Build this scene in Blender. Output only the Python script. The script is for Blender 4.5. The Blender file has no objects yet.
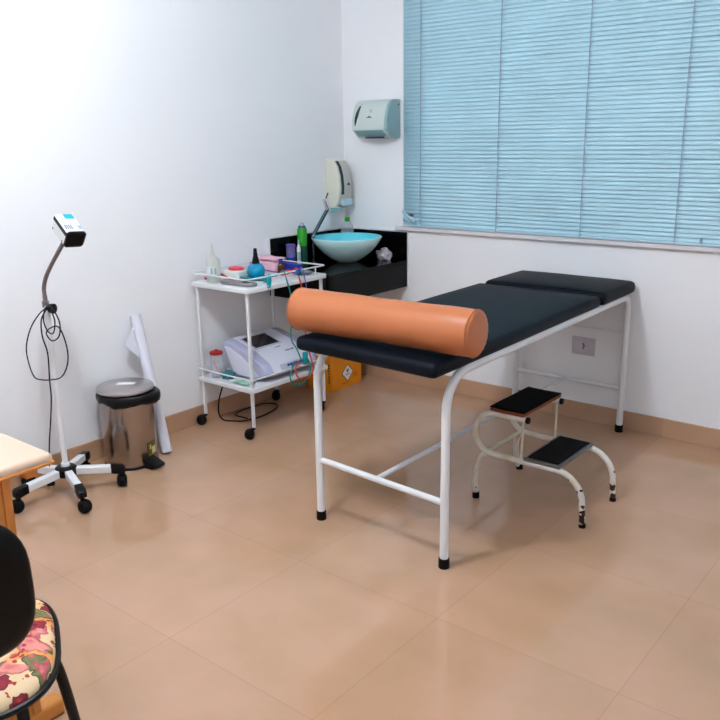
import bpy, bmesh, math, random
from mathutils import Vector, Matrix, noise
R = math.radians
random.seed(7)
scn = bpy.context.scene
COL = scn.collection

# ------------------------------------------------------------------ materials
def lin(c):
    return tuple(((v/255)/12.92 if v/255 <= .04045 else ((v/255+.055)/1.055)**2.4) for v in c) + (1,)

def mat(name, rgb, rough=.5, metal=0, coat=0, trans=0, alpha=1, bump=0, bscale=60, var=0, vscale=8, spec=.5, ior=1.45, aniso=0):
    m = bpy.data.materials.new(name); m.use_nodes = True
    nt = m.node_tree; N = nt.nodes; L = nt.links
    b = N['Principled BSDF']
    col = lin(rgb)
    b.inputs['Base Color'].default_value = col
    b.inputs['Roughness'].default_value = rough
    b.inputs['Metallic'].default_value = metal
    b.inputs['Coat Weight'].default_value = coat
    b.inputs['Coat Roughness'].default_value = .1
    b.inputs['Transmission Weight'].default_value = trans
    b.inputs['Alpha'].default_value = alpha
    b.inputs['IOR'].default_value = ior
    b.inputs['Specular IOR Level'].default_value = spec
    if aniso: b.inputs['Anisotropic'].default_value = aniso
    tc = N.new('ShaderNodeTexCoord')
    if var:
        n = N.new('ShaderNodeTexNoise'); n.inputs['Scale'].default_value = vscale; n.inputs['Detail'].default_value = 4
        L.new(tc.outputs['Object'], n.inputs['Vector'])
        r = N.new('ShaderNodeValToRGB')
        r.color_ramp.elements[0].position = .3; r.color_ramp.elements[1].position = .7
        r.color_ramp.elements[0].color = tuple(v*(1-var) for v in col[:3])+(1,)
        r.color_ramp.elements[1].color = tuple(min(1, v*(1+var)) for v in col[:3])+(1,)
        L.new(n.outputs['Fac'], r.inputs['Fac']); L.new(r.outputs['Color'], b.inputs['Base Color'])
    if bump:
        n = N.new('ShaderNodeTexNoise'); n.inputs['Scale'].default_value = bscale; n.inputs['Detail'].default_value = 5
        L.new(tc.outputs['Object'], n.inputs['Vector'])
        bp = N.new('ShaderNodeBump'); bp.inputs['Strength'].default_value = bump; bp.inputs['Distance'].default_value = .004
        L.new(n.outputs['Fac'], bp.inputs['Height']); L.new(bp.outputs['Normal'], b.inputs['Normal'])
    return m

M = {}
M['wall'] = mat('white_wall_paint', (247, 247, 249), .75, bump=.06, bscale=120, var=.015, vscale=2)
M['ceil'] = mat('white_ceiling_paint', (249, 249, 250), .8, bump=.04, bscale=90)
M['white_metal'] = mat('white_enamelled_steel', (232, 232, 234), .28, bump=.02, bscale=40)
M['rubber'] = mat('black_rubber', (6, 6, 8), .6, spec=.2, bump=.05, bscale=200)
M['navy'] = mat('dark_navy_vinyl', (5, 12, 22), .5, bump=.1, bscale=260, var=.1, vscale=12, spec=.13)
M['orange'] = mat('orange_tan_vinyl', (180, 106, 64), .38, bump=.1, bscale=24, var=.05, vscale=6)
M['granite'] = mat('black_granite', (4, 4, 5), .1, var=.25, vscale=300, spec=.16)
M['caulk'] = mat('white_caulk', (228, 228, 232), .7, var=.02)
M['steel'] = mat('brushed_stainless_steel', (164, 154, 148), .22, metal=1, bump=.03, bscale=14)
M['lid_steel'] = mat('satin_steel', (190, 184, 184), .33, metal=1, bump=.03, bscale=30)
M['chrome'] = mat('chrome', (225, 225, 230), .08, metal=1, var=.02)
M['neck'] = mat('grey_gooseneck_metal', (128, 118, 118), .38, metal=.6, bump=.3, bscale=220)
M['black'] = mat('black_plastic', (4, 4, 6), .4, spec=.25, bump=.06, bscale=160)
M['liner'] = mat('black_bin_liner', (6, 6, 10), .35, spec=.3, bump=.5, bscale=35)
M['paper'] = mat('white_paper', (226, 226, 236), .6, bump=.03, bscale=20)
M['label'] = mat('white_label', (240, 240, 240), .5, var=.02)
M['wood'] = mat('orange_beech_wood', (212, 138, 62), .42, var=.1, vscale=10, bump=.03, bscale=30)
M['top'] = mat('pale_maple_laminate', (214, 186, 162), .4, var=.03, vscale=5)
M['ivory'] = mat('ivory_plastic', (226, 224, 206), .35, var=.02)
M['greyfront'] = mat('warm_grey_plastic', (190, 190, 184), .3, var=.02)
M['palegreen'] = mat('pale_mint_plastic', (206, 218, 212), .35, var=.02)
M['mint'] = mat('mint_grey_plastic', (150, 186, 190), .35, var=.02)
M['slot'] = mat('dark_smoked_plastic', (40, 62, 70), .2, var=.05)
M['outlet'] = mat('white_outlet_plastic', (206, 200, 208), .4, var=.02)
M['yellowbox'] = mat('yellow_orange_card', (232, 142, 8), .6, bump=.04, bscale=40, var=.04)
M['ink'] = mat('black_ink', (18, 18, 20), .6, var=.05)
M['greyink'] = mat('grey_ink', (92, 92, 110), .6, var=.05)
M['redink'] = mat('red_ink', (150, 62, 20), .6, var=.05)
M['device'] = mat('white_device_plastic', (222, 222, 236), .3, var=.02)
M['lilac'] = mat('lilac_grey_plastic', (184, 184, 212), .2, coat=.4, var=.02)
M['screen'] = mat('dark_grey_screen', (58, 52, 56), .18, var=.05)
M['panel'] = mat('light_grey_plastic', (186, 190, 206), .35, var=.02)
M['blueplastic'] = mat('blue_plastic', (20, 92, 150), .3, var=.05)
M['tealplastic'] = mat('teal_plastic', (0, 150, 160), .3, var=.05)
M['turq'] = mat('turquoise_label', (0, 178, 190), .4, var=.03)
M['red'] = mat('red_plastic', (176, 14, 22), .3, var=.04)
M['pinkred'] = mat('pink_red_plastic', (244, 62, 84), .35, var=.04)
M['pink'] = mat('pink_cloth', (236, 184, 200), .8, bump=.4, bscale=50, var=.08, vscale=20)
M['white'] = mat('white_plastic', (236, 236, 232), .35, var=.02)
M['gel'] = mat('translucent_gel_plastic', (226, 230, 220), .35, trans=.35, var=.02)
M['bluebottle'] = mat('clear_blue_plastic', (0, 160, 206), .12, trans=.25, coat=.3, var=.05)
M['amber'] = mat('amber_glass', (96, 36, 10), .12, trans=.25, var=.05)
M['bluecap'] = mat('dark_blue_plastic', (26, 40, 130), .35, var=.05)
M['purple'] = mat('purple_plastic', (104, 80, 170), .4, var=.05)
M['cablered'] = mat('red_cable', (224, 52, 30), .4, var=.05)
M['cablegreen'] = mat('green_cable', (0, 140, 132), .4, var=.05)
M['tealcloth'] = mat('teal_cloth', (52, 120, 130), .85, bump=.5, bscale=60, var=.25, vscale=30)
M['greenpaper'] = mat('pale_green_paper', (150, 204, 180), .7, var=.2, vscale=40)
M['greycase'] = mat('dark_grey_metal', (146, 142, 144), .3, metal=.5, var=.1, vscale=15)
M['plate'] = mat('grey_steel_dish', (150, 150, 160), .25, metal=.8, var=.05)
M['clear'] = mat('clear_plastic', (228, 234, 242), .15, alpha=.26, var=.01)
M['water'] = mat('pale_blue_liquid', (150, 196, 226), .2, alpha=.5, var=.03)
M['green'] = mat('bright_green_plastic', (36, 158, 28), .35, var=.08, vscale=20)
M['darkgreen'] = mat('dark_green_label', (18, 74, 62), .4, var=.2, vscale=30)
M['greycap'] = mat('grey_plastic', (156, 156, 156), .4, var=.03)
M['lavender'] = mat('lavender_label', (110, 106, 160), .4, var=.2, vscale=40)
M['bluelabel'] = mat('royal_blue_label', (20, 50, 150), .35, var=.1)
M['bag'] = mat('crumpled_white_film', (206, 198, 206), .3, bump=.4, bscale=30, var=.08, vscale=20)
M['olive'] = mat('olive_sticker', (92, 84, 8), .5, var=.15, vscale=30)
M['stickertext'] = mat('pale_sticker_print', (196, 180, 130), .5, var=.05)
M['brownwood'] = mat('rusty_brown_board', (120, 56, 20), .7, var=.35, vscale=40, bump=.2, bscale=80)
M['tread'] = mat('ribbed_black_rubber', (5, 5, 6), .75, spec=.12, bump=.4, bscale=300)
M['trim'] = mat('grey_aluminium_trim', (120, 120, 118), .4, metal=.7, var=.1, vscale=30)
M['wirerod'] = mat('cream_worn_paint', (212, 204, 180), .4, var=.1, vscale=30)
M['slat'] = mat('pale_blue_slat', (182, 222, 236), .42, var=.06, vscale=4)
M['cord'] = mat('mauve_grey_cord', (150, 168, 190), .7, var=.05)
M['rail'] = mat('pale_blue_rail', (186, 214, 228), .35, var=.02)
M['frame'] = mat('grey_window_frame', (226, 222, 224), .45, var=.02)
M['smoke'] = mat('dark_chrome', (96, 110, 116), .12, metal=1, var=.03)
M['inner'] = mat('aqua_inner_glaze', (104, 220, 236), .12, coat=.6, var=.02)
M['glass'] = mat('window_glass', (220, 235, 240), .02, trans=1, var=.01)

def floor_mat(name, base=False):
    m = bpy.data.materials.new(name); m.use_nodes = True
    nt = m.node_tree; N = nt.nodes; L = nt.links; b = N['Principled BSDF']
    g = N.new('ShaderNodeNewGeometry'); sx = N.new('ShaderNodeSeparateXYZ'); L.new(g.outputs['Position'], sx.inputs[0])
    def math_(op, a, v=None):
        n = N.new('ShaderNodeMath'); n.operation = op
        if hasattr(a, 'node'): L.new(a, n.inputs[0])
        else: n.inputs[0].default_value = a
        if v is not None:
            if hasattr(v, 'node'): L.new(v, n.inputs[1])
            else: n.inputs[1].default_value = v
        return n.outputs[0]
    def grid(o, off):
        t = math_('DIVIDE', math_('SUBTRACT', o, off), .6)
        f = math_('ABSOLUTE', math_('SUBTRACT', math_('FRACT', t), .5))
        return math_('GREATER_THAN', f, .4985), math_('FLOOR', t)
    lx, fx = grid(sx.outputs['X'], .879); ly, fy = grid(sx.outputs['Y'], -2.657)
    line = math_('MAXIMUM', lx, ly)
    cb = N.new('ShaderNodeCombineXYZ'); L.new(fx, cb.inputs[0]); L.new(fy, cb.inputs[1])
    wn = N.new('ShaderNodeTexWhiteNoise'); L.new(cb.outputs[0], wn.inputs[0])
    n1 = N.new('ShaderNodeTexNoise'); n1.inputs['Scale'].default_value = 3.2; n1.inputs['Detail'].default_value = 5
    L.new(g.outputs['Position'], n1.inputs['Vector'])
    ramp = N.new('ShaderNodeValToRGB'); e = ramp.color_ramp.elements
    e[0].position = .3; e[0].color = lin((186, 148, 115)); e[1].position = .72; e[1].color = lin((201, 159, 131))
    L.new(n1.outputs['Fac'], ramp.inputs['Fac'])
    hs = N.new('ShaderNodeHueSaturation'); L.new(ramp.outputs['Color'], hs.inputs['Color'])
    L.new(math_('ADD', math_('MULTIPLY', wn.outputs['Value'], .06), .97), hs.inputs['Value'])
    mx = N.new('ShaderNodeMix'); mx.data_type = 'RGBA'; mx.inputs['B'].default_value = lin((140, 92, 76))
    L.new(math_('MULTIPLY', line, .42), mx.inputs['Factor']); L.new(hs.outputs['Color'], mx.inputs['A'])
    L.new(mx.outputs['Result'], b.inputs['Base Color'])
    rn = N.new('ShaderNodeTexNoise'); rn.inputs['Scale'].default_value = 2.5; rn.inputs['Detail'].default_value = 3
    L.new(g.outputs['Position'], rn.inputs['Vector'])
    L.new(math_('ADD', math_('MULTIPLY', rn.outputs['Fac'], .07), .035), b.inputs['Roughness'])
    b.inputs['Specular IOR Level'].default_value = .62
    return m
M['floor'] = floor_mat('beige_polished_tile')

def chipped_mat():
    m = mat('chipped_white_paint', (226, 222, 212), .35)
    nt = m.node_tree; N = nt.nodes; L = nt.links; b = N['Principled BSDF']
    g = N.new('ShaderNodeNewGeometry'); sx = N.new('ShaderNodeSeparateXYZ'); L.new(g.outputs['Position'], sx.inputs[0])
    n = N.new('ShaderNodeTexNoise'); n.inputs['Scale'].default_value = 34; n.inputs['Detail'].default_value = 1
    L.new(g.outputs['Position'], n.inputs['Vector'])
    # wear is heaviest on the front legs (x large) near the floor
    mr = N.new('ShaderNodeMapRange'); mr.inputs['From Min'].default_value = .0; mr.inputs['From Max'].default_value = .17
    mr.inputs['To Min'].default_value = .455; mr.inputs['To Max'].default_value = .66
    L.new(sx.outputs['Z'], mr.inputs['Value'])
    mrx = N.new('ShaderNodeMapRange'); mrx.inputs['From Min'].default_value = 1.9; mrx.inputs['From Max'].default_value = 2.12
    mrx.inputs['To Min'].default_value = .18; mrx.inputs['To Max'].default_value = 0
    L.new(sx.outputs['X'], mrx.inputs['Value'])
    ad = N.new('ShaderNodeMath'); ad.operation = 'ADD'; L.new(mr.outputs['Result'], ad.inputs[0]); L.new(mrx.outputs['Result'], ad.inputs[1])
    gt = N.new('ShaderNodeMath'); gt.operation = 'GREATER_THAN'
    L.new(n.outputs['Fac'], gt.inputs[0]); L.new(ad.outputs[0], gt.inputs[1])
    n2 = N.new('ShaderNodeTexNoise'); n2.inputs['Scale'].default_value = 9
    L.new(g.outputs['Position'], n2.inputs['Vector'])
    r2 = N.new('ShaderNodeValToRGB'); r2.color_ramp.elements[0].position = .45; r2.color_ramp.elements[1].position = .75
    r2.color_ramp.elements[0].color = lin((226, 222, 214)); r2.color_ramp.elements[1].color = lin((204, 184, 146))
    L.new(n2.outputs['Fac'], r2.inputs['Fac'])
    mx = N.new('ShaderNodeMix'); mx.data_type = 'RGBA'; mx.inputs['B'].default_value = lin((48, 18, 10))
    L.new(r2.outputs['Color'], mx.inputs['A']); L.new(gt.outputs[0], mx.inputs['Factor'])
    L.new(mx.outputs['Result'], b.inputs['Base Color'])
    return m
M['chipped'] = chipped_mat()

def floral_mat():
    m = mat('floral_upholstery', (226, 200, 160), .8)
    nt = m.node_tree; N = nt.nodes; L = nt.links; b = N['Principled BSDF']
    g = N.new('ShaderNodeTexCoord')
    w = N.new('ShaderNodeTexNoise'); w.inputs['Scale'].default_value = 14; w.inputs['Detail'].default_value = 3
    L.new(g.outputs['Object'], w.inputs['Vector'])
    av = N.new('ShaderNodeMix'); av.data_type = 'VECTOR'; av.inputs['Factor'].default_value = .12
    L.new(g.outputs['Object'], av.inputs['A']); L.new(w.outputs['Color'], av.inputs['B'])
    cur = None
    def layer(scale, ramp, lo, off):
        nonlocal cur
        mp = N.new('ShaderNodeMapping'); mp.inputs['Location'].default_value = off
        L.new(av.outputs['Result'], mp.inputs['Vector'])
        v = N.new('ShaderNodeTexVoronoi'); v.inputs['Scale'].default_value = scale; L.new(mp.outputs[0], v.inputs['Vector'])
        r = N.new('ShaderNodeValToRGB'); r.color_ramp.interpolation = 'LINEAR'
        el = r.color_ramp.elements
        while len(el) < len(ramp): el.new(.5)
        for i, (p, c) in enumerate(ramp): el[i].position = p; el[i].color = lin(c)
        L.new(v.outputs['Distance'], r.inputs['Fac'])
        # a cell carries the motif when its random value is high and inside radius
        sp = N.new('ShaderNodeSeparateColor'); L.new(v.outputs['Color'], sp.inputs[0])
        a = N.new('ShaderNodeMath'); a.operation = 'GREATER_THAN'; L.new(sp.outputs[0], a.inputs[0]); a.inputs[1].default_value = lo
        d = N.new('ShaderNodeMath'); d.operation = 'LESS_THAN'; L.new(v.outputs['Distance'], d.inputs[0]); d.inputs[1].default_value = ramp[-1][0]
        k = N.new('ShaderNodeMath'); k.operation = 'MULTIPLY'; L.new(a.outputs[0], k.inputs[0]); L.new(d.outputs[0], k.inputs[1])
        mx = N.new('ShaderNodeMix'); mx.data_type = 'RGBA'
        if cur is None: mx.inputs['A'].default_value = lin((228, 200, 158))
        else: L.new(cur, mx.inputs['A'])
        L.new(r.outputs['Color'], mx.inputs['B']); L.new(k.outputs[0], mx.inputs['Factor'])
        cur = mx.outputs['Result']
    layer(11, [(0, (206, 100, 26)), (.3, (226, 150, 70)), (.6, (228, 190, 140))], .35, (.3, .1, 0))
    layer(20, [(0, (76, 84, 44)), (.3, (128, 124, 80)), (.5, (74, 70, 44))], .4, (1.3, .7, .2))
    layer(15, [(0, (130, 30, 46)), (.14, (214, 110, 112)), (.35, (226, 150, 138)), (.52, (180, 70, 84))], .32, (.65, 1.9, .4))
    layer(18, [(0, (70, 20, 30)), (.2, (150, 38, 54)), (.45, (116, 28, 44))], .72, (2.2, .4, .9))
    layer(60, [(0, (200, 60, 60)), (.45, (160, 40, 44))], .82, (.2, .9, 1.9))
    L.new(cur, b.inputs['Base Color'])
    return m
M['floral'] = floral_mat()

def emis(name, rgb, s):
    m = bpy.data.materials.new(name); m.use_nodes = True
    b = m.node_tree.nodes['Principled BSDF']
    b.inputs['Base Color'].default_value = (.9, .9, .9, 1)
    b.inputs['Emission Color'].default_value = lin(rgb); b.inputs['Emission Strength'].default_value = s
    return m
M['lamp'] = emis('lit_diffuser', (236, 246, 255), 84)

def basin_mat():
    m = mat('aqua_glass', (204, 240, 241), .12, coat=.6, var=.02)
    b = m.node_tree.nodes['Principled BSDF']
    b.inputs['Subsurface Weight'].default_value = .25
    b.inputs['Subsurface Radius'].default_value = (.01, .03, .035)
    return m
M['basin'] = basin_mat()

# ------------------------------------------------------------------ mesh helpers
def nb(): return bmesh.new()

def box(bm, x0, x1, y0, y1, z0, z1, bev=0, seg=2, mtx=None):
    vs = [bm.verts.new((x, y, z)) for z in (z0, z1) for x, y in ((x0, y0), (x1, y0), (x1, y1), (x0, y1))]
    fs = [bm.faces.new([vs[i] for i in q]) for q in ((3, 2, 1, 0), (4, 5, 6, 7), (0, 1, 5, 4), (1, 2, 6, 5), (2, 3, 7, 6), (3, 0, 4, 7))]
    out = list(vs)
    if bev:
        es = list({e for f in fs for e in f.edges})
        r = bmesh.ops.bevel(bm, geom=es, offset=bev, segments=seg, affect='EDGES', profile=.5)
        out = list({v for f in r['faces'] for v in f.verts} | {v for v in vs if v.is_valid})
    if mtx is not None: bmesh.ops.transform(bm, matrix=mtx, verts=out)
    return bm

def catmull(pts, k=6, closed=False):
    P = [Vector(p) for p in pts]; n = len(P); out = []
    rng = n if closed else n-1
    for i in range(rng):
        if closed: a, b, c, d = P[(i-1) % n], P[i], P[(i+1) % n], P[(i+2) % n]
        else: a, b, c, d = P[max(i-1, 0)], P[i], P[i+1], P[min(i+2, n-1)]
        for j in range(k):
            t = j/k
            out.append(.5*((2*b)+(c-a)*t+(2*a-5*b+4*c-d)*t*t+(3*b-a-3*c+d)*t**3))
    if not closed: out.append(P[-1])
    return out

def rounded(pts, rad, seg=7):
    P = [Vector(p) for p in pts]; out = [P[0]]
    for i in range(1, len(P)-1):
        r = rad[i-1] if isinstance(rad, (list, tuple)) else rad
        a = (P[i-1]-P[i]).normalized(); b = (P[i+1]-P[i]).normalized()
        ang = a.angle(b); d = min(r/math.tan(ang/2), (P[i-1]-P[i]).length*.49 if len(P) > 3 else 9, (P[i+1]-P[i]).length*.49 if len(P) > 3 else 9)
        rr = d*math.tan(ang/2)
        c = P[i]+(a+b).normalized()*(rr/math.sin(ang/2))
        s, e = P[i]+a*d-c, P[i]+b*d-c
        for j in range(seg+1):
            t = j/seg; om = s.angle(e)
            out.append(c+(s*math.sin((1-t)*om)+e*math.sin(t*om))/math.sin(om))
    out.append(P[-1]); return out

def tube(bm, pts, r, n=10, closed=False, radii=None):
    P = [Vector(p) for p in pts]; rings = []
    m = len(P)
    tang = []
    for i in range(m):
        if closed: t = P[(i+1) % m]-P[i-1]
        else: t = P[min(i+1, m-1)]-P[max(i-1, 0)]
        tang.append(t.normalized())
    u = tang[0].orthogonal().normalized()
    for i in range(m):
        t = tang[i]; u = (u-t*u.dot(t))
        u = u.normalized() if u.length > 1e-6 else t.orthogonal().normalized()
        v = t.cross(u); rr = radii[i] if radii else r
        rings.append([bm.verts.new(P[i]+(u*math.cos(2*math.pi*j/n)+v*math.sin(2*math.pi*j/n))*rr) for j in range(n)])
    for i in range(m if closed else m-1):
        a, b = rings[i], rings[(i+1) % m]
        s = 0
        if closed and i == m-1:
            s = min(range(n), key=lambda q: sum((a[j].co-b[(j+q) % n].co).length for j in range(n)))
        for j in range(n):
            bm.faces.new((a[j], a[(j+1) % n], b[(j+1+s) % n], b[(j+s) % n]))
    if not closed:
        bm.faces.new(rings[0][::-1]); bm.faces.new(rings[-1])
    return bm

def lathe(bm, prof, mtx=None, n=32, sx=1, sy=1):
    """prof: list of (r,z); r==0 gives a pole."""
    rings = []; new = []
    for r, z in prof:
        if r < 1e-6: v = bm.verts.new((0, 0, z)); rings.append([v]); new.append(v)
        else:
            q = [bm.verts.new((r*sx*math.cos(2*math.pi*j/n), r*sy*math.sin(2*math.pi*j/n), z)) for j in range(n)]
            rings.append(q); new += q
    for a, b in zip(rings, rings[1:]):
        for j in range(n):
            k = (j+1) % n
            if len(a) == 1 and len(b) == 1: continue
            if len(a) == 1: bm.faces.new((a[0], b[k], b[j]))
            elif len(b) == 1: bm.faces.new((a[j], a[k], b[0]))
            else: bm.faces.new((a[j], a[k], b[k], b[j]))
    if mtx is not None: bmesh.ops.transform(bm, matrix=mtx, verts=new)
    return bm

def prism(bm, poly, o, ex, ey, ez, d, bev=0, seg=2):
    """polygon (u,v) in plane o+u*ex+v*ey, extruded d along ez"""
    o, ex, ey, ez = map(Vector, (o, ex, ey, ez))
    a = [bm.verts.new(o+ex*u+ey*v) for u, v in poly]; b = [bm.verts.new(o+ex*u+ey*v+ez*d) for u, v in poly]
    n = len(poly); fs = [bm.faces.new(a[::-1]), bm.faces.new(b)]
    for i in range(n): fs.append(bm.faces.new((a[i], a[(i+1) % n], b[(i+1) % n], b[i])))
    if bev:
        es = [e for e in set(fs[0].edges) | set(fs[1].edges)]
        bmesh.ops.bevel(bm, geom=es, offset=bev, segments=seg, affect='EDGES', profile=.5)
    return bm

def T(x, y, z): return Matrix.Translation((x, y, z))
def align(p, d, up=(0, 0, 1)):
    """matrix whose local z is d at point p"""
    d = Vector(d).normalized(); x = Vector(up).cross(d)
    if x.length < 1e-5: x = Vector((1, 0, 0))
    x.normalize(); y = d.cross(x)
    m = Matrix((x, y, d)).transposed().to_4x4(); m.translation = Vector(p); return m

# ------------------------------------------------------------------ object helpers
ROOTLOC = {}
def wpos(o):
    return ROOTLOC.get(o.name, Vector((0, 0, 0)))
def thing(name, label, cat, loc=(0, 0, 0), group=None):
    o = bpy.data.objects.new(name, None); COL.objects.link(o); o.location = loc
    o.empty_display_size = .05
    o['label'] = label; o['category'] = cat
    if group: o['group'] = group
    ROOTLOC[o.name] = Vector(loc); return o
def obj(name, bm, m, parent=None, label=None, angle=38, loc=None):
    me = bpy.data.meshes.new(name)
    bmesh.ops.recalc_face_normals(bm, faces=bm.faces)
    off = wpos(parent) if parent else Vector(loc or (0, 0, 0))
    bmesh.ops.translate(bm, vec=-off, verts=bm.verts)
    bm.to_mesh(me); bm.free()
    for p in me.polygons: p.use_smooth = True
    me.set_sharp_from_angle(angle=R(angle))
    o = bpy.data.objects.new(name, me); COL.objects.link(o)
    me.materials.append(M[m] if isinstance(m, str) else m)
    if parent: o.parent = parent; ROOTLOC[o.name] = off
    else: o.location = off; ROOTLOC[o.name] = off
    if label: o['label'] = label
    return o
def tag(o, label, cat, group=None):
    o['label'] = label; o['category'] = cat
    if group: o['group'] = group
    return o
def struct(name, bm, m, parent=None, label=None):
    o = obj(name, bm, m, parent, angle=30)
    if not parent:
        o['kind'] = 'structure'
        if label: o['label'] = label
    return o

# ------------------------------------------------------------------ room
RX, RY, RZ = 3.75, -4.6, 2.7
WX0, WX1, WZ0, WZ1 = .50, 2.72, .985, 2.42
b = nb(); box(b, -.15, RX+.15, RY-.15, .15, -.12, 0); struct('floor', b, 'floor', label='beige polished porcelain tile floor with thin grout lines')
b = nb(); box(b, -.15, RX+.15, RY-.15, .15, RZ, RZ+.12); struct('ceiling', b, 'ceil', label='plain white ceiling')
b = nb(); box(b, -.15, 0, RY-.15, .15, 0, RZ); struct('wall_left', b, 'wall', label='white painted wall on the left')
b = nb(); box(b, RX, RX+.15, RY-.15, .15, 0, RZ); struct('wall_right', b, 'wall', label='white painted wall on the right')
b = nb(); box(b, 0, RX, RY-.15, RY, 0, RZ); struct('wall_front', b, 'wall', label='white painted wall behind the camera')
b = nb()
box(b, 0, WX0, 0, .15, 0, RZ); box(b, WX1, RX, 0, .15, 0, RZ); box(b, WX0, WX1, 0, .15, 0, WZ0); box(b, WX0, WX1, 0, .15, WZ1, RZ)
struct('wall_back', b, 'wall', label='white painted wall with the window and blind')
BH = .097
b = nb(); box(b, 0, .011, RY, 0, 0, BH, .002, 1); struct('baseboard_left', b, 'floor', label='beige tile skirting along the left wall')
b = nb(); box(b, .011, RX, -.011, 0, 0, BH, .002, 1); struct('baseboard_back', b, 'floor', label='beige tile skirting along the window wall')
b = nb(); box(b, RX-.011, RX, RY, -.011, 0, BH, .002, 1); struct('baseboard_right', b, 'floor', label='beige tile skirting along the right wall')
# window
w = thing('window_1', 'window behind the pale blue blind', 'window', (1.6, .06, WZ0)); w['kind'] = 'structure'; del w['category']
b = nb()
t = .045
box(b, WX0, WX1, .03, .09, WZ0, WZ0+t); box(b, WX0, WX1, .03, .09, WZ1-t, WZ1)
for x in (WX0, 1.61-t/2, WX1-t): box(b, x, x+t, .03, .09, WZ0+t, WZ1-t)
obj('window_frame', b, 'frame', w)
b = nb(); box(b, WX0+t, WX1-t, .056, .06, WZ0+t, WZ1-t); obj('window_pane', b, 'glass', w)
b = nb(); box(b, WX0-.09, WX1+.09, -.03, .03, WZ0-.030, WZ0-.006, .003, 1); struct('trim_1', b, 'frame', label='narrow grey window sill under the blind')

# ceiling lamp (its light makes every shadow in the picture)
LX, LY = 1.55, -2.71
c = thing('ceiling_light', 'white globe ceiling lamp lighting the room', 'lamp', (LX, LY, RZ))
b = nb(); lathe(b, [(0, RZ), (.075, RZ), (.075, RZ-.03), (.06, RZ-.036), (0, RZ-.036)], T(LX, LY, 0), 40); obj('lamp_base', b, 'white', c)
b = nb(); lathe(b, [(.13*math.sin(math.pi*i/18), RZ-.155+.13*math.cos(math.pi*i/18)) for i in range(2, 18)]+[(0, RZ-.285)], T(LX, LY, 0), 40); obj('diffuser', b, 'lamp', c)

# ------------------------------------------------------------------ venetian blind
BX0, BX1, BZ0 = .472, 2.76, .985
bl = thing('venetian_blind', 'closed pale blue venetian blind covering the window', 'blind', (1.6, -.03, BZ0))
b = nb()
pitch = .0212; k = 0; z = BZ0+.02
rnd = random.Random(3)
while z < 2.42:
    tilt = R(75+rnd.uniform(-2.5, 2.5)); dz0 = rnd.uniform(-.0012, .0012)
    x0 = BX0 if k != 2 else .545
    pts = []
    nseg = 10
    for q in range(5):                       # curved section of one slat
        s = (q/4-.5)*.0255
        cr = .0022*(1-(q/2-1)**2)
        pts.append((-.022+s*math.cos(tilt)-cr*math.sin(tilt), z+s*math.sin(tilt)+cr*.4))
    cols = []
    for ix in range(nseg+1):
        x = x0+(BX1-x0)*ix/nseg
        sag = dz0*math.sin(ix*1.7+k)+.0006*math.sin(ix*3.1+k*2)
        cols.append([b.verts.new((x, y, zz+sag)) for y, zz in pts])
    for p, q in zip(cols, cols[1:]):
        for i in range(4): b.faces.new((p[i], p[i+1], q[i+1], q[i]))
    z += pitch; k += 1
# bent slat ends at the lower left corner
for (p0, p1, wd) in (((.474, -.037, 1.072), (.562, -.04, .998), .010), ((.474, -.026, 1.035), (.56, -.026, 1.012), .026)):
    p0, p1 = Vector(p0), Vector(p1); d = (p1-p0).normalized(); n_ = Vector((d.z, 0, -d.x))
    v = [b.verts.new(q) for q in (p0+n_*wd, p1+n_*wd*.5, p1-n_*wd*.5, p0-n_*wd+Vector((0, -.006, 0)))]
    b.faces.new(v)
sl = obj('slats', b, 'slat', bl, angle=60)
so = sl.modifiers.new('thickness', 'SOLIDIFY'); so.thickness = .0006
b = nb(); box(b, BX0, BX1, -.036, -.010, BZ0-.004, BZ0+.008, .003, 2); obj('bottom_rail', b, 'rail', bl)
b = nb(); box(b, BX0, BX1, -.045, -.002, 2.42, 2.46, .003, 1); obj('head_rail', b, 'rail', bl)
for x in (.6, 1.104, 1.592, 2.07, 2.55):
    b = nb(); box(b, x-.0022, x+.0022, -.0385, -.0365, BZ0, 2.42); obj('ladder_cord', b, 'cord', bl)
b = nb(); box(b, 2.188, 2.196, -.042, -.036, .995, 1.02, .002, 1); obj('cord_clip', b, 'cord', bl)

# ------------------------------------------------------------------ paper towel dispenser (window wall)
d = thing('paper_towel_dispenser', 'pale mint paper towel dispenser mounted beside the blind', 'dispenser', (.3, 0, 1.6))
X0, X1, Z0, Z1 = .174, .433, 1.49, 1.706
prof = [(0, Z1), (-.055, Z1), (-.085, Z1-.008), (-.108, Z1-.03), (-.124, Z1-.065), (-.134, Z1-.11), (-.138, Z0+.055), (-.135, Z0+.045), (-.09, Z0+.012), (-.07, Z0), (0, Z0)]
b = nb(); prism(b, [(y, z) for y, z in prof], (X0+.004, 0, 0), (0, 1, 0), (0, 0, 1), (1, 0, 0), X1-X0-.022, .004, 2); obj('cover', b, 'palegreen', d)
b = nb(); prism(b, [(y*.985, z if z > Z0+.02 else z+.001) for y, z in prof], (X1-.018, 0, 0), (0, 1, 0), (0, 0, 1), (1, 0, 0), .018, .003, 2); obj('side_panel', b, 'mint', d)
b = nb(); prism(b, [(-.1345, Z0+.047), (-.1365, Z0+.044), (-.0895, Z0+.010), (-.088, Z0+.013)], (X0+.02, 0, 0), (0, 1, 0), (0, 0, 1), (1, 0, 0), X1-X0-.05); obj('lower_lip', b, 'mint', d)
b = nb(); box(b, X0+.07, X1-.06, -.1, -.03, Z0-.002, Z0+.006, .002, 1); obj('paper_slot', b, 'slot', d)
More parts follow.
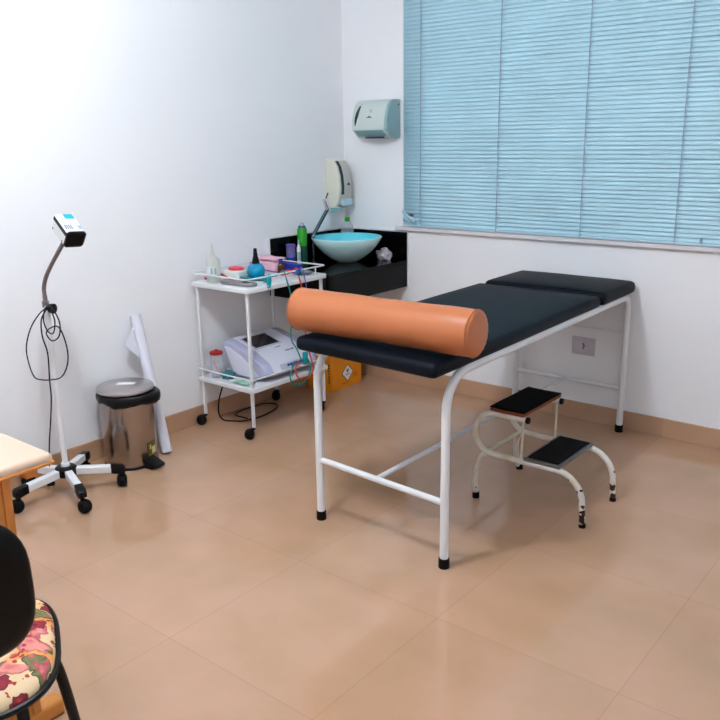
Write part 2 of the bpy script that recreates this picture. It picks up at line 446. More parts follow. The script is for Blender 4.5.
def onface(z):                               # y of the cover's front at height z
    pp = prof[1:8]
    for (y0, z0), (y1, z1) in zip(pp, pp[1:]):
        if z1 <= z <= z0: return y0+(y1-y0)*(z-z0)/(z1-z0)
    return -.138
b = nb()
zs = [Z0+.07+i*.0155 for i in range(9)]
for i, z in enumerate(zs):
    pass
vl = []
for i, z in enumerate(zs):
    wv = .0105*math.sin(math.pi*(i+.25)/(len(zs)-.5))+.001; y = onface(z)-.0012; xs = X0+.028+.026*(i/(len(zs)-1))**1.5
    vl.append((b.verts.new((xs-wv, y, z)), b.verts.new((xs+wv, y, z)), ))
for p, q in zip(vl, vl[1:]): b.faces.new((p[0], p[1], q[1], q[0]))
s_ = obj('level_window', b, 'slot', d); so = s_.modifiers.new('t', 'SOLIDIFY'); so.thickness = .0015
b = nb()
zc = Z0+.118; yc = onface(zc)-.001
box(b, .284, .322, yc-.001, yc+.002, zc-.004, zc+.001); prism(b, [(-.008, 0), (.008, 0), (0, .007)], (.304, yc+.002, zc+.001), (1, 0, 0), (0, 0, 1), (0, -1, 0), .003)
obj('printed_mark', b, 'greyink', d)
b = nb(); box(b, .301, .311, onface(zc+.02)-.0012, onface(zc+.02)+.001, zc+.012, zc+.02); lathe(b, [(0, -.001), (.011, -.001), (.011, .001), (0, .001)], align((.310, onface(zc+.034)-.0005, zc+.034), (0, -1, .25)), 14)
obj('hand_emblem', b, 'panel', d)
b = nb(); lathe(b, [(0, 0), (.005, 0), (.004, .002), (0, .002)], align((X1+.0005, -.02, Z1-.03), (1, 0, 0)), 12); obj('lock', b, 'slot', d)

# ------------------------------------------------------------------ soap dispenser (left wall, over the basin)
d = thing('soap_dispenser', 'ivory and grey soap dispenser on the left wall above the blue basin', 'dispenser', (0, -.11, 1.2))
Y0, Y1 = -.185, -.06
SZ0, SZ1 = 1.055, 1.372
sp = [(0, SZ1), (.03, SZ1), (.062, SZ1-.012), (.086, SZ1-.045), (.102, SZ1-.1), (.108, SZ1-.16), (.106, SZ1-.21), (.094, SZ1-.26), (.062, SZ1-.3), (.03, SZ0), (0, SZ0)]
b = nb(); prism(b, sp, (0, Y0, 0), (1, 0, 0), (0, 0, 1), (0, 1, 0), Y1-Y0, .008, 3); obj('housing', b, 'ivory', d)
fr = [(x+.002, z) for x, z in sp[2:8]]; bk = [(x-.012, z) for x, z in sp[2:8]][::-1]
b = nb(); prism(b, fr+bk, (0, Y0+.012, 0), (1, 0, 0), (0, 0, 1), (0, 1, 0), Y1-Y0-.016, .003, 2); obj('front_cover', b, 'greyfront', d)
b = nb()
fp = [(x+.004, z) for x, z in sp[2:7]]; fb = [(x+.001, z) for x, z in sp[2:7]][::-1]
prism(b, fp+fb, (0, Y0+.022, 0), (1, 0, 0), (0, 0, 1), (0, 1, 0), .024); obj('level_window', b, 'slot', d)
b = nb(); prism(b, [(-.014, 0), (.014, 0), (.004, .012), (-.002, .014)], (.111, -.098, SZ1-.155), (0, 1, 0), (0, 0, 1), (1, 0, 0), .002); obj('printed_mark', b, 'ink', d)
b = nb(); box(b, .085, .117, -.155, -.066, SZ0+.04, SZ0+.08, .006, 2, None); obj('push_lever', b, 'rail', d)
b = nb(); prism(b, [(.03, SZ0+.006), (.1, SZ0+.035), (.1, SZ0+.05), (.03, SZ0+.05)], (0, -.16, 0), (1, 0, 0), (0, 0, 1), (0, 1, 0), .07, .003, 1); obj('nozzle_tray', b, 'greycase', d)

# ------------------------------------------------------------------ corner counter
CT = .778
d = thing('corner_counter', 'black granite wash counter fixed in the room corner', 'counter', (.23, -.34, CT))
b = nb(); box(b, -.004, .487, -.700, .004, CT-.022, CT, .002, 1); obj('counter_top', b, 'granite', d)
b = nb(); box(b, .464, .4865, -.6995, 0, .615, CT-.022, .0005, 1); box(b, .0, .464, -.6995, -.677, .615, CT-.022, .0005, 1); obj('apron', b, 'granite', d)
b = nb(); box(b, 0, .02, -.700, 0, CT, .943, .001, 1); box(b, .02, .488, -.02, 0, CT, .943, .001, 1); obj('backsplash', b, 'granite', d)
b = nb(); box(b, 0, .021, -.7055, -.700, CT, .949); box(b, 0, .008, -.700, 0, .943, .949); box(b, .0, .494, -.008, 0, .943, .949); box(b, .488, .494, -.010, 0, .615, .949); obj('caulk_line', b, 'caulk', d)

bc = (.234, -.272)
R0 = .211
vb = thing('vessel_basin', 'pale aqua glass bowl basin sitting on the black counter', 'basin', (bc[0], bc[1], CT))
prof = [(0, 0), (.05, 0), (.062, .004), (.105, .028), (.148, .062), (.182, .1), (R0, .146), (R0-.001, .149), (R0-.003, .1505)]
b = nb(); lathe(b, prof, T(bc[0], bc[1], CT), 56); obj('bowl', b, 'basin', vb, angle=60)
prof = [(R0-.003, .1505), (R0-.007, .148), (.176, .1), (.142, .066), (.098, .036), (.055, .016), (.022, .012), (0, .012)]
b = nb(); lathe(b, prof, T(bc[0], bc[1], CT), 56); obj('inner_bowl', b, 'inner', vb, 'saturated aqua inside of the bowl', angle=60)
b = nb(); lathe(b, [(0, .0125), (.02, .0125), (.02, .016), (.012, .0175), (0, .0175)], T(bc[0], bc[1], CT), 20); obj('drain', b, 'chrome', vb)

f = thing('basin_faucet', 'tall slanted chrome faucet standing beside the aqua basin', 'faucet', (.055, -.375, CT))
b = nb(); lathe(b, [(0, CT), (.022, CT), (.022, CT+.006), (.011, CT+.01), (.0105, .93), (0, .935)], T(.055, -.375, 0), 20); obj('pillar', b, 'smoke', f)
b = nb(); tube(b, [(.055, -.375, .925), (.058, -.363, .945), (.118, -.303, 1.09)], .0115, 10); obj('slanted_body', b, 'smoke', f)
hd = Vector((-.2, -.2, 1)).normalized(); hp = Vector((.121, -.302, 1.086))
b = nb(); lathe(b, [(0, 0), (.017, 0), (.018, .004), (.018, .062), (.014, .066), (0, .066)], align(hp, hd), 20); obj('mixer_head', b, 'chrome', f)
b = nb(); tube(b, [hp+hd*.06, hp+hd*.075+Vector((.008, .008, 0)), hp+hd*.1+Vector((.02, .02, .0))], .004, 8); obj('lever', b, 'slot', f)
b = nb(); tube(b, [hp+Vector((0, 0, .008)), (.16, -.27, 1.091), (.185, -.245, 1.088)], .008, 8); obj('spout', b, 'chrome', f)

def bottle(name, label, cat, loc, parts, group=None):
    r = thing(name, label, cat, loc, group)
    for pn, prof, m in parts:
        b = nb(); lathe(b, prof, T(*loc), 24); obj(pn, b, m, r)
    return r
bottle('cleaning_bottle', 'clear round bottle with a green cap behind the basin', 'bottle', (.068, -.066, CT),
       [('body', [(0, 0), (.038, 0), (.041, .004), (.041, .165), (.037, .188), (.024, .208), (.014, .216), (.014, .221), (0, .221)], 'clear'),
        ('liquid', [(0, .002), (.038, .003), (.038, .15), (0, .15)], 'water'),
        ('cap', [(0, .215), (.0165, .215), (.0165, .236), (.014, .239), (0, .239)], 'green')])
bottle('spray_can', 'tall bright green can on the counter left of the basin', 'can', (.052, -.463, CT),
       [('body', [(0, 0), (.028, 0), (.029, .004), (.029, .2), (.024, .213), (0, .213)], 'green'),
        ('label_band', [(.0293, .01), (.0296, .01), (.0296, .105), (.0293, .105)], 'darkgreen'),
        ('collar', [(0, .213), (.024, .212), (.02, .222), (0, .222)], 'bluecap'),
        ('cap', [(0, .222), (.015, .222), (.013, .232), (.006, .242), (0, .243)], 'greycap')])
bottle('cream_jar', 'lavender and blue canister on the counter behind the pink pouch', 'jar', (.055, -.568, CT),
       [('body', [(0, 0), (.026, 0), (.027, .003), (.027, .05), (0, .05)], 'bluelabel'),
        ('label_band', [(0, .05), (.027, .05), (.027, .11), (0, .11)], 'lavender'),
        ('lid', [(0, .11), (.028, .11), (.028, .122), (.025, .125), (0, .125)], 'purple')])
bottle('cream_tube', 'slim white upright tube standing against the green can', 'tube', (.088, -.535, CT),
       [('body', [(0, 0), (.011, 0), (.012, .003), (.012, .1), (.006, .122), (0, .122)], 'white'),
        ('label_band', [(.0122, .03), (.0124, .03), (.0124, .08), (.0122, .08)], 'mint'),
        ('nozzle', [(0, .122), (.005, .122), (.003, .15), (0, .15)], 'mint')])

def lump(bm, c, r, s, seed, amp=.35, fr=18, sub=4):
    q = bmesh.ops.create_icosphere(bm, subdivisions=sub, radius=1)['verts']
    for v in q:
        d = v.co.normalized(); k = 1+amp*noise.noise(Vector(d)*2.2+Vector((seed, seed*.7, 0)))+amp*.4*noise.noise(Vector(d)*5+Vector((seed*2, 0, 0)))
        p = Vector((d.x*s[0], d.y*s[1], d.z*s[2]))*r*k
        v.co = Vector(c)+p
    zmin = c[2]-r*s[2]*.8
    for v in q:
        if v.co.z < zmin: v.co.z = zmin
b = nb(); lump(b, (.372, -.088, CT+.040), .045, (1.05, .8, .85), 3.1, .45)
zm = min(v.co.z for v in b.verts)
bmesh.ops.translate(b, vec=(0, 0, CT-zm+.0005), verts=b.verts)
tag(obj('plastic_bag', b, 'bag', loc=(.372, -.088, CT), angle=180), 'crumpled white plastic film bundle right of the basin', 'bag')

# ------------------------------------------------------------------ examination table
def bobj(name, b, m, parent, **k):            # the table stands a hair out of square with the room
    for v in b.verts:
        x, y = v.co.x, v.co.y
        v.co.x = x-.04*(y+1.77)/1.72; v.co.y = y+(.014-.022*(x-1.3)/.6)*max(0, -y)/1.77
    return obj(name, b, m, parent, **k)
e = thing('examination_table', 'long white tube examination table with dark navy padded top', 'examination table', (1.6, -.93, 0))
XL, XR, YF, YB, RT = 1.311, 1.919, -1.765, -.062, .0165
ZR = .715
for x in (XL, XR):
    b = nb(); tube(b, rounded([(x, YF, .01), (x, YF, ZR), (x, YB, ZR), (x, YB, .01)], [.13, .06], 9), RT, 14); bobj('side_frame', b, 'white_metal', e)
for x in (XL, XR):
    for y in (YF, YB):
        b = nb(); lathe(b, [(0, 0), (.020, 0), (.021, .003), (.0205, .036), (.0172, .038), (0, .038)], T(x, y, 0), 20); bobj('foot_cap', b, 'rubber', e)
b = nb(); tube(b, [(XL, YF, .26), (XR, YF, .25)], .0125, 12); bobj('front_stretcher', b, 'white_metal', e)
b = nb(); tube(b, [(XL, YB, .234), (XR, YB, .234)], .0115, 12); bobj('rear_stretcher', b, 'white_metal', e)
b = nb(); tube(b, [(1.604, YF, .255), (1.604, YB, .236)], .0105, 12); bobj('long_stretcher', b, 'white_metal', e)
b = nb(); tube(b, [(XL, YB, .53), (XR, YB, .53)], .005, 8); bobj('rear_tie_rod', b, 'white_metal', e)
def pad(x0, x1, y0, y1, z0, z1, bev, puff=.006, n=10):
    b = nb(); box(b, x0, x1, y0, y1, z0, z1, bev, 4)
    bmesh.ops.subdivide_edges(b, edges=[q for q in b.edges if q.calc_length() > .25], cuts=n, use_grid_fill=True)
    for v in b.verts:
        u = (v.co.x-x0)/(x1-x0)*2-1; t_ = (v.co.y-y0)/(y1-y0)*2-1
        k = max(0, 1-abs(u)**3)*max(0, 1-abs(t_)**3)
        if v.co.z > (z0+z1)/2: v.co.z += puff*k + .0012*noise.noise(v.co*9)
    return b
MT = .778
b = pad(1.276, 1.932, -1.855, -.442, .7235, MT, .022); bobj('mattress', b, 'navy', e, angle=60)
b = pad(1.298, 1.942, -.437, -.022, .7275, .788, .024, .012); bobj('headrest', b, 'navy', e, angle=60)

# bolster
pa, pb = Vector((1.235, -1.762, MT+.0885)), Vector((2.014, -1.728, MT+.0885))
ax = pb-pa; Lb = ax.length; r = .080
bo = thing('bolster_cushion', 'orange tan vinyl roll cushion lying across the near end of the examination table', 'cushion', ((pa.x+pb.x)/2, (pa.y+pb.y)/2, MT))
b = nb()
prof = []
ns = 40
for i in range(ns+1):
    t = i/ns; z = .012+(Lb-.024)*t
    prof.append((r+.0012*math.sin(t*9)+.0008*math.sin(t*23), z))
lathe(b, prof, align(pa, ax), 48); obj('cover', b, 'orange', bo, angle=60)
for p, dirn in ((pa, -1), (pb, 1)):
    n_ = ax.normalized()*dirn
    b = nb(); q = [(r-.0005, -.014), (r-.0002, -.010), (r-.004, -.004), (r-.012, 0), (r*.6, .002), (r*.3, .003), (0, .003)]
    lathe(b, q, align(p-n_*.002, n_), 48)
    # gathers around the rim
    for v in b.verts:
        dlt = v.co-p; rad = (dlt-n_*dlt.dot(n_)).length
        if r*.7 < rad < r*.97:
            a = math.atan2(dlt.z, dlt.y); v.co += n_*.0012*math.sin(a*26)
    c_ = obj('end_panel', b, 'orange', bo, angle=60)
    b = nb(); m_ = align(p-n_*.012, n_); tube(b, [m_ @ Vector(((r+.0005)*math.cos(2*math.pi*i/48), (r+.0005)*math.sin(2*math.pi*i/48), 0)) for i in range(48)], .0022, 6, closed=True); obj('seam', b, 'orange', c_)

# ------------------------------------------------------------------ two-step stool
s = thing('step_stool', 'two step stool of chipped white tube with black treads', 'step stool', (1.93, -1.03, 0))
rt = .0125
sy = (-1.197, -.893)
for yy in sy:
    zc, rc = .306, .090
    xc = 1.785
    fy = yy+(.085 if yy > -1 else 0)
    pts = [(1.93, yy, zc+rc)]+[(xc-rc*math.sin(math.pi*i/12), yy, zc+rc*math.cos(math.pi*i/12)) for i in range(13)]
    pts += [(1.90, yy, zc-rc)]
    pts += [Vector(q) for q in rounded([(1.95, yy, zc-rc), (2.172, yy, zc-rc+.004), (2.182, yy+.012, .006)], .115, 8)]
    b = nb(); tube(b, pts, rt, 12); obj('side_frame', b, 'chipped', s)
    b = nb(); tube(b, catmull([(1.752, yy, .222), (1.724, yy*.75+fy*.25, .19), (1.703, yy*.5+fy*.5, .13), (1.698, yy*.2+fy*.8, .06), (1.704, fy, .006)], 5), rt, 12); obj('rear_leg', b, 'chipped', s)
    b = nb(); tube(b, [(1.912, yy, zc-rc+.005), (1.914, yy, zc+rc-.005)], .0052, 8); obj('support_rod', b, 'wirerod', s)
    b = nb(); lathe(b, [(0, 0), (.0128, 0), (.014, .003), (.013, .012), (0, .014)], align((1.928, yy, zc+rc), (1, 0, 0)), 16); obj('end_plug', b, 'rubber', s)
    b = nb(); lathe(b, [(0, 0), (.0155, 0), (.016, .002), (.0145, .026), (0, .027)], T(1.704, fy, 0), 16); obj('rear_foot_cap', b, 'rubber', s)
    b = nb(); lathe(b, [(0, 0), (.0135, 0), (.0138, .002), (.0132, .016), (0, .017)], T(2.182, yy+.012, 0), 16); obj('front_foot_cap', b, 'rubber', s)
b = nb(); tube(b, [(1.752, sy[0], .222), (1.752, sy[1], .222)], .0085, 10); obj('cross_rod', b, 'wirerod', s)
# upper tread: thin board with a rubber sheet that dips in the middle
def tread(x0, x1, y0, y1, z0, z1, dip, bev=.003):
    b = nb(); box(b, x0, x1, y0, y1, z0, z1, bev, 2)
    bmesh.ops.subdivide_edges(b, edges=[q for q in b.edges if q.calc_length() > .1], cuts=8, use_grid_fill=True)
    for v in b.verts:
        u = (v.co.x-(x0+x1)/2)/((x1-x0)/2); v.co.z -= dip*(1-u*u)
        v.co.z += .0012*noise.noise(v.co*40)
    return b
zt = .306+.090+rt
obj('upper_board', tread(1.766, 1.922, -1.206, -.872, zt-.001, zt+.014, .002), 'brownwood', s)
obj('upper_rubber_tread', tread(1.764, 1.924, -1.207, -.871, zt+.014, zt+.019, .002), 'tread', s)
zl = .216+rt
b = nb(); box(b, 1.925, 2.085, -1.207, -.882, zl-.004, zl+.010, .002, 1); obj('lower_trim', b, 'trim', s)
b = nb(); box(b, 1.938, 2.072, -1.193, -.896, zl+.010, zl+.0135, .001, 1); obj('lower_rubber_tread', b, 'tread', s)

# ------------------------------------------------------------------ utility trolley
t = thing('instrument_trolley', 'white two shelf metal trolley on black castors against the left wall', 'trolley', (.24, -.99, 0))
tx = (.052, .426); ty = (-1.275, -.728)
TT = .787
for x in tx:
    for y in ty:
        b = nb(); box(b, x-.0078, x+.0078, y-.0078, y+.0078, .06, TT-.02, .002, 1); obj('upright', b, 'white_metal', t)
        cs = nb(); cx, cy = x+(.016 if x < .1 and y > -1 else -.010), y-.024
        lathe(cs, [(0, -.025), (.012, -.0245), (.021, -.020), (.027, -.011), (.029, -.003), (.0275, 0), (.029, .003), (.027, .011), (.021, .020), (.012, .0245), (0, .025)], align((cx, cy, .0292), (.8, .6, 0)), 24)
        cb = obj('castor', cs, 'rubber', t)
        b = nb(); tube(b, [(x, y, .064), (x, y, .05)], .008, 10); box(b, min(cx, x)-.006, max(cx, x)+.006, cy-.004, y+.004, .046, .058, .003, 1); obj('castor_fork', b, 'black', cb)
b = nb(); box(b, .034, .452, -1.298, -.710, TT-.025, TT, .003, 2); obj('upper_tray', b, 'white_metal', t)
b = nb(); box(b, .034, .448, -1.295, -.712, .248, .272, .003, 2); obj('lower_shelf', b, 'white_metal', t)
rl = [(.036, -1.294), (.446, -1.294), (.446, -.712), (.036, -.712)]
def loop(z, r, rad=.02):
    pts = []
    for i in range(4):
        p = Vector((*rl[i], z)); a = Vector((*rl[i-1], z)); c_ = Vector((*rl[(i+1) % 4], z))
        pa_, pc_ = p+(a-p).normalized()*rad, p+(c_-p).normalized()*rad
        for j in range(5):
            u = j/4; pts.append(pa_*(1-u)**2+p*2*u*(1-u)+pc_*u*u)
    return pts
b = nb(); tube(b, loop(.832, .004), .0042, 8, closed=True)
for p in ((.446, -.79), (.06, -.712), (.036, -.99), (.036, -1.27)): tube(b, [(*p, TT-.002), (*p, .832)], .0036, 8)
obj('upper_guard_rail', b, 'white_metal', t)
b = nb(); tube(b, loop(.318, .004), .0038, 8, closed=True); obj('lower_guard_rail', b, 'white_metal', t)

# things on the upper tray
bottle('gel_bottle', 'translucent gel bottle with a tall pointed nozzle on the trolley', 'bottle', (.150, -1.243, TT),
       [('body', [(0, 0), (.034, 0), (.037, .004), (.037, .104), (.031, .122), (.015, .134), (0, .134)], 'gel'),
        ('nozzle', [(0, .132), (.013, .132), (.012, .145), (.006, .165), (.0025, .2), (0, .2)], 'gel'),
        ('label_band', [(.0373, .045), (.0376, .045), (.0376, .082), (.0373, .082)], 'white')])
b = nb()
for i in range(2): box(b, -.006+i*.019, .005+i*.019, -.0388, -.0375, .048, .078)
bmesh.ops.transform(b, matrix=T(.150, -1.243, TT) @ Matrix.Rotation(R(36), 4, 'Z'), verts=b.verts)
obj('printed_stripes', b, 'mint', bpy.data.objects['gel_bottle'])
b = nb()
bmesh.ops.create_cone  # (kept simple: two stacked prisms)
poly = [(.0, 0), (.012, -.026), (.03, -.034), (.19, -.034), (.222, -.02), (.23, 0), (.222, .02), (.19, .034), (.03, .034), (.012, .026)]
ex = Vector((.95, .07, 0)).normalized(); ey = Vector((-ex.y, ex.x, 0))
prism(b, poly, (.200, -1.232, TT), ex, ey, (0, 0, 1), .017, .005, 2)
gc = obj('instrument_case', b, 'greycase', loc=(.31, -1.22, TT)); tag(gc, 'flat dark grey case at the front edge of the trolley tray', 'case')
b = nb(); box(b, .345, .385, -1.236, -1.212, TT+.017, TT+.0195, .001, 1); obj('clasp', b, 'ink', gc)
b = nb(); lathe(b, [(0, 0), (.006, 0), (.004, .003), (0, .0035)], T(.318, -1.235, TT+.0168), 12); obj('stud', b, 'chrome', gc)
# white tub with pink-red lid
tb = thing('storage_tub', 'white ribbed plastic tub with a pink red lid on the trolley', 'tub', (.145, -1.09, TT))
b = nb(); box(b, .09, .2, -1.128, -1.04, TT, TT+.045, .012, 3); 
for i in range(6): box(b, .102+i*.016, .108+i*.016, -1.131, -1.127, TT+.006, TT+.036, .001, 1)
obj('body', b, 'white', tb)
b = nb(); lathe(b, [(0, .045), (.044, .045), (.046, .049), (.044, .056), (.03, .060), (0, .061)], T(.148, -1.085, TT), 32, 1, .85); obj('lid', b, 'pinkred', tb)
b = nb(); lathe(b, [(0, 0), (.010, 0), (.011, .002), (.011, .05), (0, .052)], T(.064, -1.142, TT), 16)
sm = obj('small_bottle', b, 'white', loc=(.064, -1.142, TT)); tag(sm, 'tiny white bottle with black cap left of the ribbed tub', 'bottle')
b = nb(); lathe(b, [(0, .052), (.007, .052), (.007, .064), (0, .064)], T(.064, -1.142, TT), 14); obj('cap', b, 'ink', sm)
b = nb(); lathe(b, [(.0112, .02), (.0115, .02), (.0115, .03), (.0112, .03)], T(.064, -1.142, TT), 14); obj('label_band', b, 'red', sm)
# red handled brush in front of the tub
br = thing('brush', 'red and black handled brush lying before the white tub', 'brush', (.17, -1.16, TT))
b = nb(); tube(b, [(.115, -1.175, TT+.034), (.145, -1.168, TT+.022), (.165, -1.164, TT+.014)], .006, 8); obj('handle', b, 'red', br)
b = nb(); tube(b, [(.165, -1.164, TT+.014), (.185, -1.16, TT+.008), (.2, -1.157, TT+.0055)], .005, 8); obj('ferrule', b, 'ink', br)
b = nb(); lathe(b, [(0, 0), (.009, 0), (.009, .012), (0, .012)], T(.05, -1.21, TT), 14); rc_ = obj('red_cap', b, 'red', loc=(.05, -1.21, TT)); tag(rc_, 'little red cap in the left front corner of the trolley tray', 'cap')
# teal dish under the blue bottle
b = nb(); lathe(b, [(0, .001), (.05, 0), (.075, .006), (.086, .016), (.083, .018), (.07, .009), (.045, .004), (0, .004)], T(.262, -1.062, TT), 36, 1.25, .7); tag(obj('teal_dish', b, 'tealplastic', loc=(.262, -1.062, TT)), 'shallow teal dish under the round blue bottle', 'dish')
bz = TT+.006
bottle('dropper_bottle', 'round blue bottle with long black cone cap on the trolley', 'bottle', (.268, -1.055, bz),
       [('body', [(0, 0), (.024, 0), (.039, .010), (.047, .028), (.048, .044), (.042, .062), (.028, .075), (.016, .079), (0, .079)], 'bluebottle'),
        ('cap', [(0, .076), (.0205, .076), (.020, .085), (.012, .118), (.009, .15), (.0075, .156), (0, .157)], 'black')])
# cyan cloth draped over the rail at the front right corner
b = nb()
cp = [(.375, -1.1, TT+.004), (.41, -1.12, TT+.016), (.432, -1.135, TT+.047), (.4405, -1.14, TT+.0515), (.449, -1.142, TT+.047), (.452, -1.144, TT+.02), (.453, -1.146, TT-.015)]
rows = []
for i, p in enumerate(catmull(cp, 4)):
    rows.append([b.verts.new(p+Vector((.002*math.sin(j*2.3+i*.7), (j-1.5)*.010, .002*math.sin(j*1.7+i)))) for j in range(4)])
for p, q in zip(rows, rows[1:]):
    for j in range(3): b.faces.new((p[j], p[j+1], q[j+1], q[j]))
cl = obj('cloth', b, 'turq', loc=(.43, -1.12, TT), angle=180); tag(cl, 'small turquoise cloth hanging over the trolley rail', 'cloth'); so = cl.modifiers.new('t', 'SOLIDIFY'); so.thickness = .002
# pink pouch
pk = thing('pouch', 'pink fabric pouch at the back of the trolley tray', 'pouch', (.11, -.8, TT))
b = nb(); box(b, .046, .19, -.845, -.765, TT, TT+.062, .014, 3)
bmesh.ops.subdivide_edges(b, edges=[q for q in b.edges if q.calc_length() > .03], cuts=5, use_grid_fill=True)
for v in b.verts: v.co += Vector((0, 0, .007*noise.noise(v.co*26))) if v.co.z > TT+.02 else Vector((0, 0, 0))
obj('body', b, 'pink', pk, angle=70)
b = nb(); box(b, .036, .2, -.853, -.757, TT+.063, TT+.078, .006, 3)
bmesh.ops.subdivide_edges(b, edges=[q for q in b.edges if q.calc_length() > .03], cuts=5, use_grid_fill=True)
for v in b.verts: v.co.z += .008*noise.noise(v.co*18)
obj('flap', b, 'pink', pk, angle=70)
bottle('medicine_bottle', 'small amber bottle with a dark blue cap on the trolley', 'bottle', (.266, -.868, TT),
       [('body', [(0, 0), (.017, 0), (.0185, .003), (.0185, .048), (.013, .06), (.009, .064), (0, .064)], 'amber'),
        ('cap', [(0, .063), (.011, .063), (.011, .082), (.009, .084), (0, .084)], 'bluecap')])
bottle('ointment_tube', 'white tube with a blue cap behind the round blue bottle', 'tube', (.098, -.918, TT),
       [('body', [(0, 0), (.014, 0), (.015, .003), (.015, .045), (0, .046)], 'white'),
        ('cap', [(0, .045), (.016, .045), (.016, .058), (0, .059)], 'lavender')])
b = nb(); box(b, .225, .3, -.815, -.77, TT, TT+.010, .004, 2); tag(obj('electrode_pad', b, 'pinkred', loc=(.26, -.79, TT)), 'flat red pad beside the amber bottle', 'pad')
b = nb(); box(b, .16, .30, -.762, -.732, TT, TT+.042, .004, 2); tag(obj('gauze_box', b, 'bluelabel', loc=(.23, -.737, TT)), 'low royal blue box along the back rail of the trolley', 'box')
b = nb(); lathe(b, [(0, 0), (.04, 0), (.052, .008), (.056, .014), (.052, .014), (.04, .004), (0, .003)], T(.362, -.80, TT), 32); tag(obj('kidney_dish', b, 'plate', loc=(.362, -.80, TT)), 'shallow grey steel dish at the far corner of the trolley tray', 'dish')

# electrode console on the lower shelf
SH = .272
dv = thing('electrotherapy_console', 'white and lilac electrotherapy console on the lower trolley shelf', 'medical device', (.26, -.98, SH))
def cobj(name, b, m, parent, *a, **k):
    bmesh.ops.translate(b, vec=(.010, 0, 0), verts=b.verts); return obj(name, b, m, parent, *a, **k)
y0, y1 = -1.185, -.785
body = [(.17, SH+.008), (.36, SH+.008), (.425, SH+.030), (.432, SH+.050), (.415, SH+.082), (.400, SH+.098), (.30, SH+.148), (.17, SH+.186), (.125, SH+.193), (.100, SH+.184), (.092, SH+.165)]
b = nb(); prism(b, body, (0, y0+.055, 0), (1, 0, 0), (0, 0, 1), (0, 1, 0), y1-y0-.11, 0); cobj('housing', b, 'device', dv, angle=28)
for sgn, yy in ((-1, y0+.055), (1, y1-.055)):
    b = nb(); cen = Vector((.24, 0, SH+.09)); rings = []
    for q in range(7):
        a = q/6*math.pi/2; kk = 1-.09*(1-math.cos(a)); yo = .055*math.sin(a)
        rings.append([b.verts.new((cen.x+(x-cen.x)*kk, yy+sgn*yo, max(cen.z+(z-cen.z)*kk, SH+.008))) for x, z in body])
    n = len(body)
    for p, q in zip(rings, rings[1:]):
        for i in range(n): b.faces.new((p[i], p[(i+1) % n], q[(i+1) % n], q[i]))
    b.faces.new(rings[-1]); b.faces.new(rings[0][::-1])
    cobj('side_cheek', b, 'lilac', dv, label='lilac grey side cheek', angle=28)
    if sgn < 0:
        b = nb(); ya = yy-.0555
        sidep = [(.19, SH+.02), (.345, SH+.02), (.375, SH+.034), (.33, SH+.075), (.25, SH+.125), (.16, SH+.16), (.125, SH+.16)]
        prism(b, sidep, (0, ya-.002, 0), (1, 0, 0), (0, 0, 1), (0, 1, 0), .004, .001, 1); cobj('end_panel', b, 'device', dv)
for x in (.2, .34):
    for y in (-1.09, -.88):
        b = nb(); lathe(b, [(0, 0), (.012, 0), (.012, .0085), (0, .0085)], T(x, y, SH), 12); cobj('foot', b, 'rubber', dv)
# sloped top frame of reference
ta, tb_ = Vector((.17, 0, SH+.186)), Vector((.30, 0, SH+.148)); exd = (tb_-ta).normalized(); nz = Vector((-exd.z, 0, exd.x))
if nz.z < 0: nz = -nz
o_ = Vector((.17, -.985, SH+.186))
b = nb(); prism(b, [(-.008, -.134), (.127, -.134), (.127, .064), (-.008, .064)], o_-nz*.002, exd, (0, 1, 0), nz, .005, .002, 1); cobj('screen_bezel', b, 'panel', dv)
b = nb(); prism(b, [(.002, -.12), (.116, -.12), (.116, .05), (.002, .05)], o_+nz*.003, exd, (0, 1, 0), nz, .0015); cobj('screen', b, 'screen', dv)
ex2 = (Vector((.400, 0, SH+.098))-Vector((.30, 0, SH+.148))).normalized(); nz2 = Vector((-ex2.z, 0, ex2.x)); nz2 = nz2 if nz2.z > 0 else -nz2
o2 = Vector((.30, -.985, SH+.148))
b = nb()
for i, wv in enumerate((.008, .010, .004, .009, .009)): prism(b, [(.052, .03+i*.0125), (.062, .03+i*.0125), (.062, .03+i*.0125+wv), (.052, .03+i*.0125+wv)], o2, ex2, (0, 1, 0), nz2, .0008)
cobj('printed_lettering', b, 'greyink', dv)
b = nb(); prism(b, [(.012, -.01), (.016, -.01), (.016, .03), (.012, .03)], o2, ex2, (0, 1, 0), nz2, .0008); cobj('printed_line', b, 'greyink', dv)
b = nb(); ex3 = (Vector((.432, 0, SH+.050))-Vector((.415, 0, SH+.082))).normalized(); nz3 = Vector((ex3.z*-1, 0, ex3.x)); nz3 = nz3 if nz3.x > 0 else -nz3
o3 = Vector((.415, -1.07, SH+.082))
prism(b, [(.004, 0), (.034, 0), (.034, .2), (.004, .2)], o3-nz3*.001, ex3, (0, 1, 0), nz3, .003, .001, 1); cobj('jack_panel', b, 'panel', dv)
for i in range(7):
    b = nb(); lathe(b, [(0, 0), (.0065, 0), (.0065, .009), (.0035, .013), (.003, .022), (0, .022)], align(o3+ex3*.018+Vector((0, .055+.021*i, 0))+nz3*.001, nz3), 12); cobj('jack_plug', b, 'blueplastic', dv)

